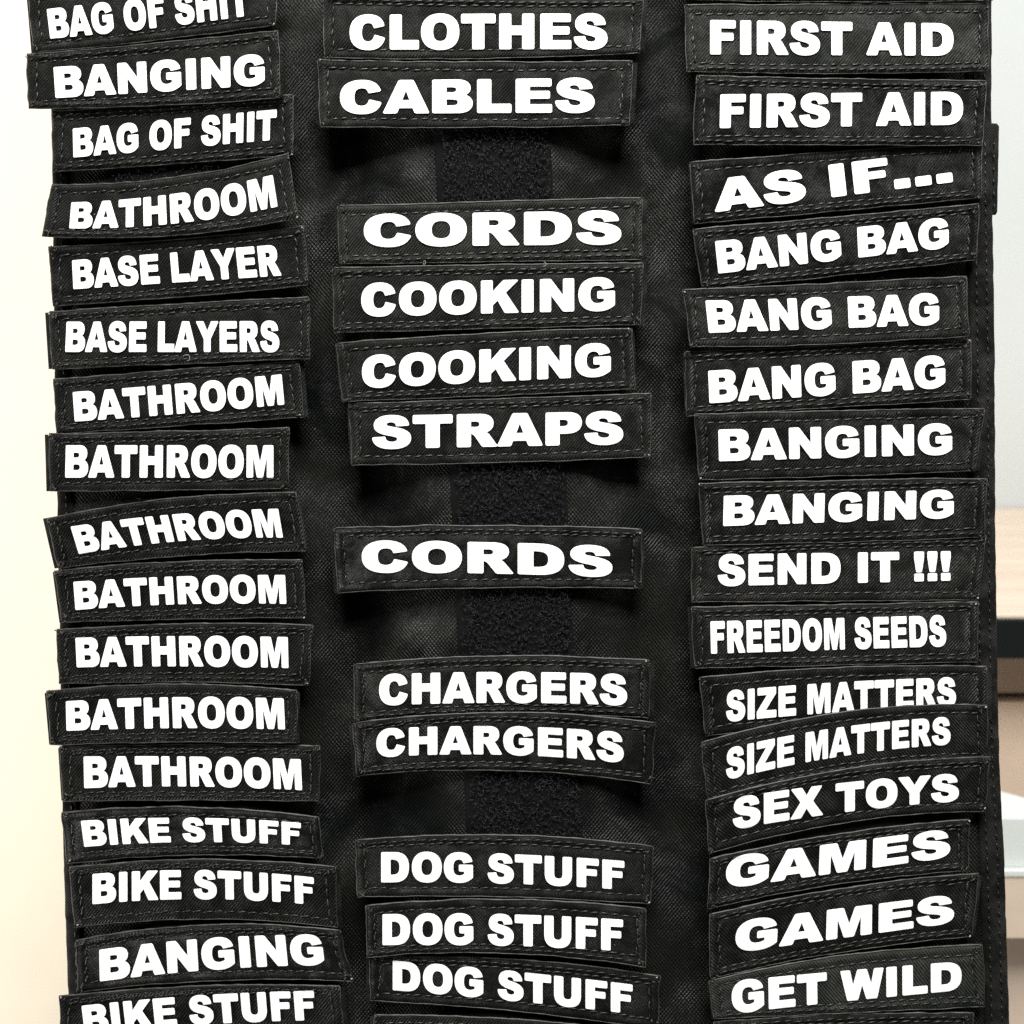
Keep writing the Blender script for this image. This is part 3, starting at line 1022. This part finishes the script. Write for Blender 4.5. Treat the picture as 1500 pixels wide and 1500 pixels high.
DESK_Z = CAM.z - 0.25
y_near = at_z(1480, 904, DESK_Z).y
y_wall = at_z(1480, 744, DESK_Z).y

w = MB(); w.box((-0.12, y_wall, 0.0), (3.0, y_wall + 0.1, 2.6))
tag(w.build('wall', M_WALL_W), kind='structure')
w = MB(); w.box((-3.0, y_wall - 0.32, 0.0), (-0.13, y_wall - 0.2, 2.6))
tag(w.build('wall_left', M_WALL_C), kind='structure')

# desk: wooden top with a black front edge, beige drawer body
desk = empty('desk', (0.15, y_near, DESK_Z - 0.7))
dl_ = Vector(desk.location)


def part(name, mat, boxes, parent=desk, org=dl_):
    m = MB()
    for lo, hi in boxes:
        m.box(lo, hi)
    return m.build(name, mat, parent, org)


ez = at_y(1480, 962, y_near).z
part('desk_top', M_WOOD, [((0.15, y_near + 0.003, ez + 0.004), (1.3, y_wall - 0.003, DESK_Z))])
part('front_edge', M_BLACK, [((0.15, y_near - 0.004, ez), (1.3, y_near + 0.002, DESK_Z - 0.0015))])
yd = y_near + 0.05
g0, g1 = at_y(1480, 1015, yd).z, at_y(1480, 1024, yd).z
part('apron', M_SHADED_TAUPE, [((0.16, yd, g0), (1.29, yd + 0.3, ez + 0.002))])
lo_z = at_y(1480, 1700, yd).z
part('drawer_front', M_BEIGE, [((0.16, yd - 0.006, lo_z), (1.29, yd + 0.02, g1))])
part('carcass', M_BLACK, [((0.165, yd + 0.022, lo_z - 0.1), (1.28, yd + 0.29, g0 - 0.001))])
tag(desk, 'blurred pale wooden desk with a black front edge behind the panel', 'desk')

# low pedestal with a pulled-out beige drawer and a white box lying on it
yp = y_near - 0.10
zt = at_y(1480, 1284, yp).z
zb = at_y(1480, 1374, yp).z
ped = empty('drawer_pedestal', (0.2, yp, zb - 0.3))
pl = Vector(ped.location)
part('open_drawer', M_BEIGE, [((0.18, yp, zb), (1.0, yp + 0.095, zt))], ped, pl)
yq = yp + 0.03
part('lower_drawer', M_BEIGE, [((0.19, yq, zb - 0.25), (0.99, yq + 0.06, zb - 0.002))], ped, pl)
tag(ped, 'blurred beige drawer unit pulled out in front of the desk', 'drawers')

yx = yp + 0.004
ztop = at_y(1480, 1200, yx).z
zbot = at_y(1480, 1279, yx).z
bx = MB()
a = at_y(1380, 1200, yx)
b_ = at_y(1600, 1200, yx)
c_ = at_z(1540, 1222 - 16, ztop)
d_ = at_z(1400, 1112, ztop)
front_l, front_r = Vector((a.x, yx, 0)), Vector((b_.x, yx, 0))
back_r = Vector((b_.x, yx + 0.006, 0))
k1, k2 = at_z(1463, 1148, ztop), at_z(1500, 1178, ztop)
back_l = Vector((a.x, min(k1.y + (k1.y - k2.y) / (k1.x - k2.x) * (a.x - k1.x), yp + 0.093), 0))
back_r.y = max(yx + 0.004, k1.y + (k1.y - k2.y) / (k1.x - k2.x) * (b_.x - k1.x))
ring = [front_l, front_r, back_r, back_l]
lo = [bx.vert(Vector((p.x, p.y, zbot + 0.001))) for p in ring]
hi = [bx.vert(Vector((p.x, p.y, ztop))) for p in ring]
bx.face(tuple(hi), False)
bx.face(tuple(reversed(lo)), False)
for k in range(4):
    bx.face((lo[k], lo[(k + 1) % 4], hi[(k + 1) % 4], hi[k]), False)
box_o = bx.build('storage_box', M_WBOX, None, Vector((a.x, yx, zbot)))
box_o.location = (a.x, yx, zbot)
rm = MB()
rm.box((a.x, yx - 0.005, zt + 0.0006), (b_.x, yx - 0.001, zt + 0.0042))
rm.build('rim', M_WBOX, box_o, Vector((a.x, yx, zbot)))
tag(box_o, 'blurred white box lying on the beige drawer right of the panel', 'box')
